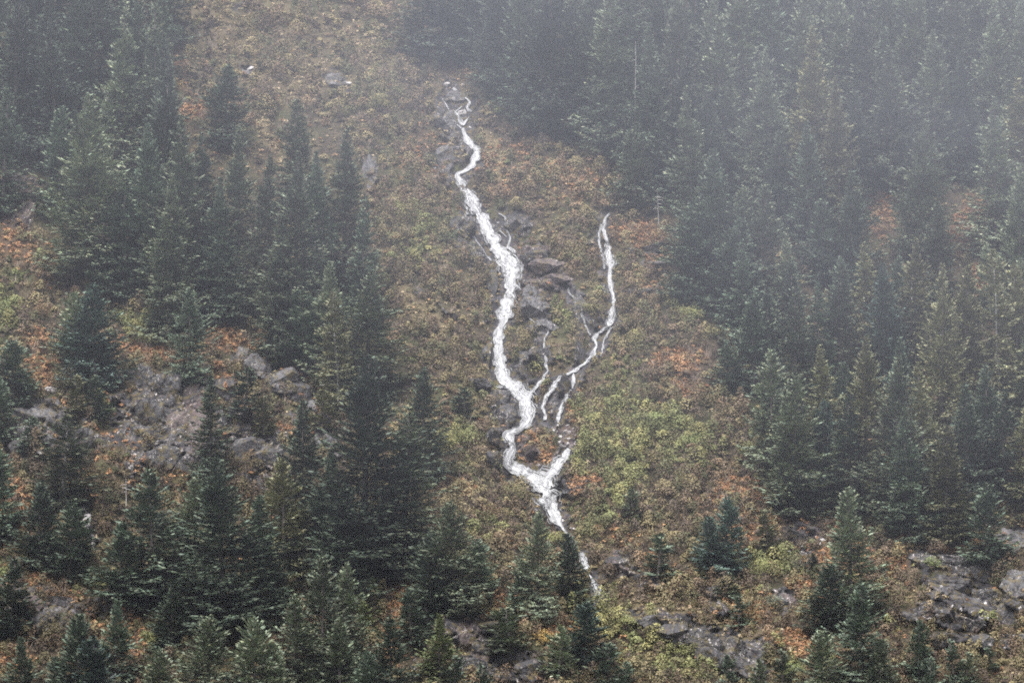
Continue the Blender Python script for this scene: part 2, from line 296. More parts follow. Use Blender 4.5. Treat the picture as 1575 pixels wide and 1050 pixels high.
# hillside material: cover follows painted weights (rock, ferns, dry grass, green)
MG, t, b = mat("hillside_ground", .9, .15)
at = node(t, 'ShaderNodeAttribute', attribute_name='cover')
sep = t.nodes.new('ShaderNodeSeparateColor'); t.links.new(at.outputs['Color'], sep.inputs[0])
p = gpos(t)
na = noise(t, .35, 6, .7, p); nb = noise(t, 2.2, 4, .7, p); nc = noise(t, .08, 3, .5, p)
soil = ramp(t, na.outputs[0], [(.3, (.022, .018, .014)), (.5, (.055, .042, .028)), (.7, (.11, .085, .05))])
soil = mixc(t, soil, (.05, .06, .022), maprange(t, nc.outputs[0], .45, .6, 0, .6))
soil = mixc(t, soil, (.02, .017, .012), maprange(t, nb.outputs[0], .42, .55, .8, 0))
soil = mixc(t, soil, mixc(t, (.12, .062, .032), (.05, .03, .018), nb.outputs[0]), sep.outputs[1])
soil = mixc(t, soil, mixc(t, (.17, .135, .08), (.07, .055, .03), nb.outputs[0]), sep.outputs[2])
rc, rh = rock_color(t, 1.0, True)
thr = math_(t, 'ADD', sep.outputs[0], math_(t, 'MULTIPLY', math_(t, 'SUBTRACT', na.outputs[0], .5), 1.5))
col = mixc(t, soil, rc, maprange(t, thr, .42, .55))
t.links.new(col, b.inputs['Base Color']); bumpn(t, b, rh, .9, .5)

def rockmat(name, lift, sc=1.2):
    m, t, b = mat(name, .6, .35)
    rc, rh = rock_color(t, sc, False, lift)
    t.links.new(rc, b.inputs['Base Color']); bumpn(t, b, rh, .9, .4); return m
MR = rockmat("rock", None); MRP = rockmat("grey_rock", (.145, .14, .144)); MRK = rockmat("pinkish_rock", (.135, .098, .092))

MPR, t, b = mat("pale_rock", .8, .25)
n = noise(t, 2.0, 6, .7, gpos(t))
t.links.new(ramp(t, n.outputs[0], [(.35, (.13, .12, .12)), (.5, (.36, .34, .33)), (.7, (.55, .53, .52))]), b.inputs['Base Color']); bumpn(t, b, n.outputs[0], .8, .3)

MB, t, b = mat("bark", .85, .2)
n = noise(t, 3.0, 5, .7, gpos(t))
t.links.new(ramp(t, n.outputs[0], [(.3, (.06, .05, .045)), (.7, (.15, .13, .12))]), b.inputs['Base Color'])
MDB, t, b = mat("bleached_wood", .8, .2)
n = noise(t, 2.0, 5, .7, gpos(t))
t.links.new(ramp(t, n.outputs[0], [(.3, (.28, .26, .25)), (.7, (.50, .48, .47))]), b.inputs['Base Color'])

def leafmat(name, c, rough=.65, spec=.3, var=.75, trans=0.0):
    m, t, b = mat(name, rough, spec)
    a = node(t, 'ShaderNodeAttribute', attribute_name='tint')
    oi = t.nodes.new('ShaderNodeObjectInfo')
    f = maprange(t, oi.outputs['Random'], 0, 1, 1-var*.5, 1+var*.5)
    sc = t.nodes.new('ShaderNodeVectorMath'); sc.operation = 'SCALE'
    k = mixc(t, a.outputs['Color'], c, 1.0, 'MULTIPLY')
    t.links.new(k, sc.inputs[0]); t.links.new(f, sc.inputs['Scale'])
    t.links.new(sc.outputs[0], b.inputs['Base Color'])
    return m
TONES = [leafmat("dark_spruce_needles", (.106, .140, .100)), leafmat("grey_spruce_needles", (.160, .190, .130)),
         leafmat("olive_spruce_needles", (.180, .185, .108)), leafmat("young_spruce_needles", (.160, .190, .090)),
         leafmat("blue_spruce_needles", (.095, .138, .115))]
MLEAF = leafmat("shrub_leaves", (1, 1, 1), .7, .2, 0.0)
MTWIG, t, b = mat("shrub_twigs", .85, .15)
b.inputs['Base Color'].default_value = (.085, .062, .048, 1)

# ------------------------------------------------------------------ object helpers
def props(o, label=None, cat=None, group=None, kind=None):
    if label: o['label'] = label
    if cat: o['category'] = cat
    if group: o['group'] = group
    if kind: o['kind'] = kind
    return o
def raw_mesh(name, V, F, m, smooth=False, tint=None, attr='tint'):
    V = np.ascontiguousarray(V, np.float32); F = np.ascontiguousarray(F, np.int32)
    me = bpy.data.meshes.new(name)
    nv, (nf, k) = len(V), F.shape
    me.vertices.add(nv); me.vertices.foreach_set('co', V.ravel())
    me.loops.add(nf*k); me.loops.foreach_set('vertex_index', F.ravel())
    me.polygons.add(nf); me.polygons.foreach_set('loop_start', np.arange(nf, dtype=np.int32)*k)
    if smooth: me.polygons.foreach_set('use_smooth', np.ones(nf, bool))
    else: me.polygons.foreach_set('use_smooth', np.zeros(nf, bool))
    if tint is not None:
        a = me.color_attributes.new(attr, 'FLOAT_COLOR', 'POINT')
        c = np.ones((nv, 4), np.float32); c[:, :3] = tint
        a.data.foreach_set('color', c.ravel())
    me.update(calc_edges=True); me.materials.append(m)
    return me
def link(name, me, parent=None):
    o = bpy.data.objects.new(name, me); COL.objects.link(o)
    if parent is not None: o.parent = parent
    return o
def diamonds(P, D, Wv, L, W):
    """P roots, D unit directions, Wv unit width vectors, L lengths, W widths -> verts, faces of kite shaped leaves"""
    n = len(P); L = L[:, None]; W = W[:, None]
    V = np.stack([P, P+D*L*.45+Wv*W*.5, P+D*L, P+D*L*.45-Wv*W*.5], 1).reshape(-1, 3)
    F = np.arange(n*4).reshape(-1, 4)
    return V, F
def unit(a): return a/np.maximum(np.linalg.norm(a, axis=-1, keepdims=True), 1e-9)
def tube(pts, rad, sides=6):
    pts = np.asarray(pts, float); V = []; F = []
    d = np.gradient(pts, axis=0); d = unit(d)
    for i, p in enumerate(pts):
        a = np.cross(d[i], [0.3, 0.9, 0.1]); a = a/np.linalg.norm(a); c = np.cross(d[i], a)
        for k in range(sides):
            th = 2*math.pi*k/sides
            V.append(p + rad[i]*(a*math.cos(th)+c*math.sin(th)))
    for i in range(len(pts)-1):
        for k in range(sides):
            k2 = (k+1) % sides
            F.append((i*sides+k, i*sides+k2, (i+1)*sides+k2, (i+1)*sides+k))
    return np.array(V), np.array(F)
def join(parts):
    Vs, Fs, n = [], [], 0
    for V, F in parts:
        Vs.append(V); Fs.append(F+n); n += len(V)
    return np.concatenate(Vs), np.concatenate(Fs)

# ------------------------------------------------------------------ the mountainside sheet
def axis(lo, a, b, hi, fine, coarse):
    return np.concatenate([np.arange(lo, a, coarse), np.arange(a, b, fine), np.arange(b, hi+coarse, coarse)])
us = axis(-700, -60, 1640, 2300, 2.0, 14.0); vs = axis(-520, -50, 1110, 1500, 2.0, 12.0)
U, V_ = np.meshgrid(us, vs)
rk, og, tn, gr, wdist = zone(U, V_)
PT = surf(U, V_, 0.0, relief((rk, og, tn, gr, wdist)))
ny, nx = U.shape
idx = np.arange(nx*ny).reshape(ny, nx)
F = np.stack([idx[1:, :-1], idx[1:, 1:], idx[:-1, 1:], idx[:-1, :-1]], -1).reshape(-1, 4)
forest = inpoly(U, V_, FOREST[0]) | inpoly(U, V_, FOREST[1])
stone = np.stack([np.clip(blobs(U, V_, PALE), 0, 1), np.clip(blobs(U, V_, PINK), 0, 1), np.clip(1-sstep(0, 10, wdist), 0, 1)], -1).reshape(-1, 3)
cover = np.stack([np.clip(rk, 0, 1), np.clip(og, 0, 1)*.8, np.clip(tn, 0, 1)*.8], -1).reshape(-1, 3)
me = raw_mesh("mountainside", PT.reshape(-1, 3), F, MG, True, cover, 'cover')
_a = me.color_attributes.new('stone', 'FLOAT_COLOR', 'POINT'); _c = np.ones((len(stone), 4), np.float32); _c[:, :3] = stone; _a.data.foreach_set('color', _c.ravel())
props(link("mountainside", me), kind='structure', label='steep wet mountainside of soil and bare rock under the forest')

# ------------------------------------------------------------------ running water
MW, t, b = mat("white_water", .35, .5)
a = node(t, 'ShaderNodeAttribute', attribute_name='tint')
t.links.new(a.outputs['Color'], b.inputs['Base Color'])
def make_stream(name, label, path, fill, white, seed):
    path = np.array(path, float)
    seg = np.hypot(np.diff(path[:, 0]), np.diff(path[:, 1])); s = np.concatenate([[0], np.cumsum(seg)])
    n = max(12, int(s[-1]/.8)); S = np.linspace(0, s[-1], n)
    cu = np.interp(S, s, path[:, 0]); cv = np.interp(S, s, path[:, 1]); hw = np.interp(S, s, path[:, 2])
    # smooth the corners
    for _ in range(3):
        cu[1:-1] = (cu[:-2]+cu[1:-1]*2+cu[2:])/4; cv[1:-1] = (cv[:-2]+cv[1:-1]*2+cv[2:])/4; hw[1:-1] = (hw[:-2]+hw[1:-1]*2+hw[2:])/4
    hw = hw*np.clip(1+.85*fbm(S/(9 if hw.mean() > 4 else 6), S*0+seed, seed, 4), .35, 1.7) * 1.08
    cu = cu + fbm(S/14, S*0+3, seed+9, 3)*2.2 + fbm(S/4, S*0+5, seed+19, 2)*.9
    tu = np.gradient(cu); tv = np.gradient(cv); q = np.hypot(tu, tv)+1e-9; nu, nv = -tv/q, tu/q
    hw = hw*.72
    m = 13; W = np.linspace(-1, 1, m)
    UU = cu[:, None]+nu[:, None]*hw[:, None]*W; VV = cv[:, None]+nv[:, None]*hw[:, None]*W
    edge = np.abs(W)[None, :]
    str_ = fbm(W[None, :]*hw[:, None]/1.4+seed+0*S[:, None], S[:, None]/11.0, seed+3, 4)
    P = surf_r(UU, VV, .42+.1*str_)
    lum = np.clip((.05+.31*white*fill)*(1+.9*str_) - .16*edge**2, .04, .54)
    I = np.arange(n*m).reshape(n, m); dens = fill*1.2-.25-edge**2*.7+str_*1.4+.7*fbm(UU/5, VV/5, seed+5, 3)
    keep = dens > 0; kf = (keep[1:, :-1] & keep[:-1, 1:]) | (keep[1:, 1:] & keep[:-1, :-1])
    Fq = np.stack([I[1:, :-1], I[1:, 1:], I[:-1, 1:], I[:-1, :-1]], -1)[kf]
    Vs, Fs, Ts, nv_ = [P.reshape(-1, 3)], [Fq], [lum.ravel()], P.size//3
    # white threads that split and rejoin over the sheet
    gg = np.random.default_rng(seed); tot = s[-1]; hm = hw.mean()
    ns = int(tot*(.5+.5*hm*fill)*(.4+.6*fill))
    pend = []
    for k in range(ns):
        s0 = gg.uniform(-6, tot-3); ln = gg.uniform(5, 24)*(1 if hm > 4 else .8); s1 = min(tot, s0+ln); s0 = max(0, s0)
        if fbm(np.array([s0/7.0]), np.array([seed*1.0]), seed+31, 3)[0] > .02+.55*fill: continue
        q = max(5, int((s1-s0)/1.3)); sq = np.linspace(s0, s1, q); x = np.linspace(0, 1, q)
        hq = np.interp(sq, S, hw); w0 = np.clip(gg.normal(0, .66), -1.7, 1.7)
        lat = (w0 + .5*fbm(sq/11, sq*0+k*.7, seed+11, 3))*hq
        wd_ = np.sin(np.pi*np.clip(x, .03, .97))**.6*gg.uniform(.35, 1.3)*(.5+.6*min(1, hm/7))*(.55+.45*white)
        pu = np.interp(sq, S, cu); pv = np.interp(sq, S, cv); nn = np.stack([np.interp(sq, S, nu), np.interp(sq, S, nv)], -1)
        pend.append((np.stack([pu+nn[:, 0]*(lat+e*wd_) for e in (-1, 0, 1)], 1), np.stack([pv+nn[:, 1]*(lat+e*wd_) for e in (-1, 0, 1)], 1),
                     np.repeat([[.50+.004*(k % 60)]], q, 0) + np.array([[0, .05, 0]]), q))
        J = np.arange(q*3).reshape(q, 3)+nv_
        Fs.append(np.concatenate([np.stack([J[1:, i], J[1:, i+1], J[:-1, i+1], J[:-1, i]], -1) for i in (0, 1)]))
        nv_ += q*3
        lq = gg.uniform(.22, .50)*(.45+.55*white)*(1-.3*abs(w0)); Ts.append(np.repeat(np.clip(lq*(1+.35*fbm(sq/4, sq*0+k, seed+2, 2)), .1, .8), 3))
    pu_, pv_, po_ = (np.concatenate([p_[i] for p_ in pend]) for i in range(3))
    cz = surf_r(pu_[:, 1], pv_[:, 1]) - surf(pu_[:, 1], pv_[:, 1])
    Vs.append((surf(pu_, pv_, po_) + cz[:, None, :]).reshape(-1, 3))
    lum = np.concatenate(Ts); tint = np.stack([lum, lum*1.005, lum*1.02], -1)
    me = raw_mesh(name, np.concatenate(Vs), np.concatenate(Fs), MW, True, tint)
    o = link(name, me)
    # give the sheet of water body
    so = o.modifiers.new("thickness", 'SOLIDIFY'); so.thickness = 0.05
    return props(o, label, name, "running water on the slope", 'structure')
for i, (nm, lb, pa, fl, wh) in enumerate(STREAMS): make_stream(nm, lb, pa, fl, wh, 100+i*7)

# ------------------------------------------------------------------ spruces
def crown_mesh(name, H, W, seed, dens=1.0, z0=.05, full=1.0, droop=1.0, shape=.85):
    g = np.random.default_rng(seed)
    roots, dirs, wid, LL, WW, TT = [], [], [], [], [], []
    z = z0*H; ph = g.uniform(0, 6.28, 6)
    step = .80/dens
    while z < H*.992:
        f = z/H
        prof = (1-f)**shape * (min(1.0, .55+f/.18*.45) if f < .18 else 1.0)
        prof *= 1 + .15*math.sin(z*.8+ph[0]) + .12*math.sin(z*2.1+ph[1]) + g.normal(0, .10)
        rmax = W*prof + .15
        nb = int(round(4 + 6.5*min(1, rmax/3.2)))
        zr = z
        for _ in range(nb):
            az = g.uniform(0, 2*math.pi); z = zr + g.normal(0, .13)
            L = rmax*g.uniform(.55, 1.06)*(1+.20*math.sin(2*az+ph[2]+z*.35)+.12*math.sin(3*az+ph[3]-z*.5))
            if g.random() < .08: L *= g.uniform(1.15, 1.45)
            if g.random() < .07: L *= .5
            L = max(L, .25)
            e0 = R(-14*droop + 58*f**1.7 + g.normal(0, 7))
            dh = np.array([math.cos(az), math.sin(az), 0]); ce, se = math.cos(e0), math.sin(e0)
            side = np.array([-math.sin(az), math.cos(az), 0])
            m = int(L/.088*full*(.8+.4*g.random()))+5
            s = g.uniform(0.08, 1, m)**.75
            sag = -.10*droop*L*(1-f); up = .16*L
            zc = s*se*L + sag*np.sin(s*3.14)*1.0 + up*s**3
            P = np.outer(s*ce*L, dh) + np.outer(zc + z + g.normal(0, .05, m), [0, 0, 1]) + np.outer(g.normal(0, 1, m)*.10, side)
            sg = np.where(g.random(m) < .5, -1.0, 1.0)
            wide = (.20+.30*np.sin(np.clip(s*1.15, 0, 1)*3.0))*min(1, L/2.5)*g.uniform(.6, 1.4, m)
            P = P + side[None]*(sg*wide*g.random(m)*min(1.4, .35*L))[:, None]
            slope = np.stack([dh]*m)*.75 + side[None]*(sg*g.uniform(.2, 1.0, m))[:, None]
            slope[:, 2] += g.normal(-.36*droop, .24, m)*(1-f*.8) + se*.8 + (s > .85)*.3 + f*.5
            D = unit(slope)
            up_v = np.tile([0, 0, 1.0], (m, 1)) + g.normal(0, .42, (m, 3))
            Wv = unit(np.cross(D, up_v))
            roots.append(P); dirs.append(D); wid.append(Wv)
            LL.append(g.uniform(.5, 1.0, m)*min(1.0, .5+L/4)); WW.append(g.uniform(.17, .33, m))
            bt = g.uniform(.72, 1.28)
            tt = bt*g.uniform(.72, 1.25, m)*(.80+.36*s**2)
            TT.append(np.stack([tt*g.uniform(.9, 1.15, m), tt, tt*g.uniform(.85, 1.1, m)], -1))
        z = zr + step*g.uniform(.6, 1.4)*(.55+.45*(1-f))
    P, D, Wv = map(np.concatenate, (roots, dirs, wid)); LL = np.concatenate(LL); WW = np.concatenate(WW)
    V, F = diamonds(P, D, Wv, LL, WW)
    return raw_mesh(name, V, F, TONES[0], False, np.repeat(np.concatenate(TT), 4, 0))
def trunk_mesh(name, H, seed, r0=None, m=None, limbs=10):
    g = np.random.default_rng(seed); r0 = r0 or .012*H+.04
    zz = np.linspace(-.8, H*.97, 12)
    pts = np.stack([g.normal(0, .02*r0*4, 12)*0+.1*np.sin(zz*.3+seed), .1*np.cos(zz*.25), zz], -1)
    parts = [tube(pts, r0*(1-np.clip(zz/H, 0, 1))**.8+.03, 7)]
    for k in range(limbs):
        z = g.uniform(.08, .8)*H; az = g.uniform(0, 6.28); L = (1-z/H)*H*.16*g.uniform(.6, 1.1)
        q = np.linspace(0, 1, 4)
        lp = np.stack([math.cos(az)*L*q, math.sin(az)*L*q, z-.12*L*q+.1*L*q**3], -1)
        parts.append(tube(lp, .06*(1-q*.7)+.01, 4))
    V, F = join(parts)
    return raw_mesh(name, V, F, m or MB, True)
KINDS = []   # (H, W, crown, trunk)
spec = [(38, 7.6, .92, 1.0), (36, 6.6, 1.0, 1.2), (37, 8.4, .84, .9), (34, 5.8, .95, 1.1), (26, 5.8, .92, 1.0), (25, 4.9, 1.0, 1.0), (24, 6.4, .82, 1.1),
        (16, 4.3, .85, .8), (15, 3.6, .9, .9), (15, 4.8, .75, .7), (8.5, 2.9, .85, .6), (8, 2.4, .9, .5)]
for k, (H, W, shp, dr) in enumerate(spec):
    KINDS.append((H, W, crown_mesh("spruce_crown", H, W, 50+k, 1.0 if H > 20 else 1.15, .04, 1.0, dr, shp), trunk_mesh("spruce_trunk", H, 80+k)))
thinc = crown_mesh("thin_spruce_crown", 30, 5.0, 77, .8, .12, .8, 1.4, .7)
THIN = (30, 5.0, thinc, trunk_mesh("thin_spruce_trunk", 30, 99, .20, MDB, 26))

# u, tip v, base v, half width px, tone, (label)
T = [
(-14,-80,150,50,0),(20,-30,250,45,0),(48,33,245,38,0),(90,30,262,45,0),(120,-40,230,45,0),(150,-60,200,42,0),(178,0,330,48,1),(213,-20,300,45,0),(240,-10,330,42,1),
(262,50,365,38,0),(238,90,400,50,0),(4,130,330,40,0),
(133,138,440,75,1,"broad grey-green spruce in front of the left forest, right of the reddish rock"),
(88,160,335,42,0),(278,178,475,58,1,"tall grey-green spruce whose tip stands beside an orange fern patch, left forest"),
(228,185,450,55,0),(256,262,530,50,1,"slim pale-tipped spruce in front of the left forest, with clear layered branches"),
(192,275,462,58,0),(318,200,425,38,0),(346,95,228,42,0,"dark bushy spruce alone on the misty meadow beside a small white rock"),
(370,192,490,50,1),(335,270,498,46,0),(457,150,330,40,1,"grey-green narrow spruce rising highest into the misty meadow, left forest"),
(450,232,548,58,1),(402,235,505,46,1),(528,192,470,52,1,"open-branched spruce with visible trunk at the right edge of the left forest"),(492,228,480,44,0),(556,300,500,34,0),
(563,416,610,56,1),(430,330,565,50,1),(466,446,575,55,0),(505,400,600,45,1),
(557,543,905,100,0,"very large dark spruce left of the waterfall, biggest tree of the slope"),(622,625,880,66,1,"grey-green bushy spruce leaning against the right flank of the biggest spruce"),
(652,562,745,46,0,"dark medium spruce on the shrubby slope left of the waterfall foot"),(712,596,646,26,0,"small dark bushy spruce nearest the left bank of the waterfall"),
(500,600,668,32,2,"small olive spruce at the lower right corner of the grey slab"),(443,533,566,26,3,"little bright green spruce perched above the grey slab, on orange ferns"),
(376,566,642,32,0,"small dark spruce standing in front of the left side of the grey slab"),(404,610,668,24,2,"small olive spruce just below the grey slab's lower left corner"),
(463,616,840,50,0),(323,572,750,36,0,"slender dark spruce in front of the lichen-spotted cliff"),(291,440,592,38,0,"dark spruce on the brink of the lichen-spotted cliff"),
(147,432,602,54,4,"blue-green spruce with a pointed tip between orange ferns on the left"),(118,450,572,44,1),(20,525,628,44,0,"dark bushy spruce at the left edge above the white boulder"),(-6,580,680,36,0),
(118,578,640,24,2),(146,577,645,26,0),(49,640,694,22,0,"small dark spruce on the pale lichened ledge, far left"),
(-8,690,835,42,0),(105,775,895,48,0),(60,740,880,36,0),(238,718,935,64,0),(346,706,985,84,0,"large dark spruce in the dark lower left, below the cliff"),(300,730,900,52,1),
(440,700,905,56,2),(398,760,965,56,0),(505,690,905,52,0),(186,800,930,40,0),(530,740,940,60,0),
(697,768,945,58,1),(655,820,960,40,0),(735,830,930,36,0),
(497,853,1065,52,1),(534,862,1045,42,1),(457,912,1085,48,1),(392,952,1110,52,1),(318,945,1125,62,1),(120,948,1110,48,0),(145,978,1125,46,4),(34,982,1095,28,0),
(244,1000,1105,38,1),(523,952,1105,45,1),(605,944,1115,48,0),(676,946,1062,28,3),(478,1014,1095,30,1),(630,905,990,30,0),(576,888,955,17,3),(560,925,985,20,3),
(826,783,962,38,1,"slender grey-green spruce right below the waterfall foot"),(877,822,935,36,0,"small dark spruce beside the lower broken white water"),(800,860,960,28,0),
(778,935,1004,44,1,"wide low spruce on top of the dark rock at the bottom centre"),(899,928,1030,42,4,"blue-green bushy spruce just below the lower broken white water"),(862,965,1045,34,1),(935,990,1070,34,0),(700,1010,1085,30,0),
(974,752,800,20,1,"small faint spruce amid light shrubs right of the waterfall foot"),(1012,822,892,30,0,"small dark spruce on the shrubby slope above the purple rock"),
(1117,762,890,34,4,"blue-green dense spruce right of centre, below the orange ferns"),(1090,796,888,30,4),(1180,785,858,24,2,"small olive spruce between the blue-green spruce and the boulder field"),
(1120,882,918,20,1),(1137,914,968,20,0,"small dark cone-shaped spruce alone above the black rock band"),(1251,852,878,14,0,"tiny dark spruce at the foot of the boulder field"),
(1310,748,965,52,1),(1276,870,978,46,0),(1328,895,1075,50,0),(1411,952,1060,28,0,"dark bushy spruce low on the right rocky knoll"),(1268,972,1095,44,1),
(1470,985,1062,20,0),(1487,1004,1070,20,1),(1520,994,1032,13,0,"tiny dark spruce low on the right rocky knoll, near the right edge"),(1517,742,880,38,0,"dark spruce on top of the right rocky knoll, nearest the pale slab"),(1476,765,835,30,1),
(1208,1000,1080,24,1),(1166,1015,1080,22,1),
(1187,533,730,48,1,"pale-tipped spruce at the left front corner of the right forest"),(1217,575,795,60,1),(1263,610,760,38,4),(1162,450,610,40,0),(1124,528,612,32,0,"dark rounded spruce touching the bright orange fern patch"),
(1225,700,795,40,0),(1070,130,410,46,1),(1100,224,475,60,0),(1114,22,310,50,1),(1166,76,340,44,1),(1189,70,340,40,1),(1259,36,352,54,2),(1293,114,385,42,2),(1178,282,470,44,1),(1151,282,450,44,1),(1270,303,440,36,0),
(1020,170,315,38,0),(1065,300,470,48,0),(1130,330,500,50,0),(1360,400,610,48,4),(1404,364,575,38,2),(1448,403,710,48,2),(1481,407,660,44,2),(1288,405,610,46,1),(1330,516,775,58,2),(1378,547,815,58,1,"tall spruce with a narrow spire in the middle of the right forest front"),
(1256,430,620,40,0),(1222,440,640,44,1),(1455,655,838,44,2),(1490,590,790,50,0),(1420,555,775,44,2),(1338,372,530,34,2),(1309,600,800,44,0),(1400,640,835,46,0),(1545,600,780,44,0),(1580,620,800,40,2),(1520,560,740,40,0),
(1416,178,405,54,1),(1532,145,398,50,1),(1530,0,240,46,1),(1566,247,480,46,1),(1372,68,290,50,1),(1438,40,270,50,1),(1478,74,280,44,0),(1570,-5,255,42,1),(1313,258,455,50,0),(1565,400,620,44,2),(1200,200,360,40,0),(1240,180,352,40,1),(1215,400,560,36,0),
(650,-60,92,48,0),(690,-70,96,46,0),(736,-50,100,48,0),(776,-80,150,50,0),(806,-40,188,52,0),(850,-70,210,58,0),(900,-50,218,54,0),(832,-10,176,46,0),(880,6,220,48,0),(930,-40,236,50,1),(962,-30,250,44,0),(1003,-60,260,48,0),
(1042,-70,290,46,1),(1076,-50,290,44,1),(1000,30,300,44,0),(950,40,255,42,0),(1040,70,320,42,0),(978,196,330,36,1,"small spruce standing at the lower left corner of the upper right forest"),(715,-30,90,40,0),(760,0,130,38,0),(1140,-60,260,46,1),(1200,-70,250,46,0),(1230,-40,260,46,1),(1300,-60,240,48,1),(1340,-20,260,46,1),(1400,-60,230,48,1),(1470,-50,220,48,1),(1600,150,420,50,1),
(1170,-80,150,46,0),(1270,-90,150,46,1),(1360,-90,140,46,1),(1500,-80,140,48,1),(1560,-80,120,48,1),(60,-60,120,44,0),(200,-60,160,40,0),
(18,862,985,36,0),(178,925,1058,32,0),(262,893,1000,30,0),(88,1012,1110,28,0),(422,992,1110,38,1),(566,1004,1120,38,0),(742,1022,1100,24,0),(962,1018,1085,24,0),(1352,985,1092,34,1),(1122,1008,1082,20,0),(1430,1012,1090,24,0),
]
# fill the closed stands so that no bare ground shows where the photo has forest
g = np.random.default_rng(21)
occ = [(a[0], a[2]) for a in T]
for _ in range(4000):
    if len(T) >= 275: break
    u = g.uniform(-20, 1600); v = g.uniform(30, 740)
    if not (inpoly([u], [v], FOREST[0])[0] or inpoly([u], [v], FOREST[1])[0]): continue
    if v > 330 and u < 700: continue
    if u < 700 and v > 300: continue
    if min((u-a)**2/34**2 + (v-b_)**2/44**2 for a, b_ in occ) < 1: continue
    if max(blobs(np.array([u]*3), np.array([v, v-50, v-100]), ORANGE)) > .35: continue
    occ.append((u, v)); h = g.uniform(130, 230)*(1.0 if v < 420 else .8)
    if v-h > 0 and not (inpoly([u-12], [v-h], FOREST[0])[0] or inpoly([u-12], [v-h], FOREST[1])[0]): continue
    if u < 700 and u > 255 and v-h < 150: continue
    T.append((u, v-h, v, h*g.uniform(.18, .23), int(g.choice([0, 0, 1, 1, 2] if u > 1180 else [0, 0, 1])), None))

ORD = ["first", "second", "third", "fourth", "fifth", "sixth", "seventh", "eighth", "ninth", "tenth", "eleventh", "twelfth", "thirteenth", "fourteenth", "fifteenth", "sixteenth", "seventeenth", "eighteenth", "nineteenth", "twentieth"]
TN = ["dark", "grey-green", "olive", "bright green", "blue-green"]
def stand(u, v, b):
    if u < 320 and b < 345: return "top left corner forest", "spruces of the top left corner forest"
    if u < 700 and b < 620: return "left forest", "spruces of the left forest above the cliff"
    if u < 720 and b < 990: return "lower left stand", "spruces of the dark lower left stand"
    if u < 720: return "bottom left edge", "spruces along the bottom left edge"
    if u < 1100 and b < 345 and v < 160: return "top centre forest", "spruces of the top centre forest"
    if u < 1160 and b > 620: return "slope below the waterfall", "spruces scattered below the waterfall"
    if b < 345: return "misty top right forest", "spruces of the misty top right forest"
    if b < 560: return "middle right forest", "spruces in the middle of the right forest"
    if b < 860: return "lower right forest", "spruces at the lower front of the right forest"
    return "rocky lower right slope", "spruces on the rocky lower right slope"
groups = {}
for k, a in enumerate(T):
    groups.setdefault(stand(a[0], a[1], a[2]), []).append(k)
labels = {}
for (st, gp), ks in groups.items():
    ks = sorted(ks, key=lambda k: T[k][2])
    nrow = max(1, math.ceil(len(ks)/9)); per = math.ceil(len(ks)/nrow)
    rows = [ks[i*per:(i+1)*per] for i in range(nrow)]
    for ri, row in enumerate(rows):
        if len(rows) == 1: rn = ""
        else: rn = ("back" if ri == 0 else "front" if ri == nrow-1 else ORD[ri]) + " row of "
        row = sorted(row, key=lambda k: T[k][0])
        for j, k in enumerate(row):
            a = T[k]; size = "tall" if a[2]-a[1] > 230 else ("small" if a[2]-a[1] < 110 else "medium")
            pos = "leftmost" if j == 0 else ("rightmost" if j == len(row)-1 else ORD[j] + " from left")
            labels[k] = (f"{size} {TN[a[4]]} spruce, {pos}, {rn}{st}", gp)
            if len(a) > 5 and a[5]: labels[k] = (a[5], gp)

def put_tree(u, v, b, hw, tone, kind, rs, label, group, name="spruce_tree", cat="spruce tree"):
    base = surf_r(np.array([float(u)]), np.array([float(b)]))[0]
    dist = np.linalg.norm(base-CAM); mpp = dist/FX
    H = (b-v)*mpp; W = hw*mpp
    if kind is None:
        best = sorted(range(len(KINDS)), key=lambda k: abs(math.log(H/KINDS[k][0]))*1.6 + abs(math.log((W/H)/(KINDS[k][1]/KINDS[k][0]))) + rs.uniform(0, .35))[0]
        kind = KINDS[best]
    kH, kW, cm, tm = kind
    o = bpy.data.objects.new(name, None); COL.objects.link(o); o.empty_display_size = 1
    o.location = base.tolist(); sx = W/kW*1.30
    o.rotation_euler = (R(rs.gauss(0, 1.6)), R(rs.gauss(0, 2.2)), rs.uniform(0, 6.28))
    o.scale = (sx, sx*rs.uniform(.92, 1.05), H/kH)
    props(o, label, cat, group)
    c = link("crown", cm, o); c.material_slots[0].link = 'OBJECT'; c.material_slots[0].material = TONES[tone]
    link("trunk", tm, o)
    return o
rs = random.Random(5)
for k, a in enumerate(T):
    lb, gp = labels[k]
    kind = None
    put_tree(a[0], a[1], a[2], a[3], a[4], kind, rs, lb, gp)
for (u, v, b, hw, tone, lb) in [(1541, 384, 660, 38, 2, "thin spruce with a long bare pale trunk near the right edge"),
                                (522, 448, 640, 32, 2, "sparse spruce with a pale bare stem above the biggest spruce"),
                                (97, 640, 800, 50, 1, "sparse grey spruce before the lichened ledge at the far left")]:
    put_tree(u, v, b, hw, tone, THIN, rs, lb, "sparse spruces with pale stems")

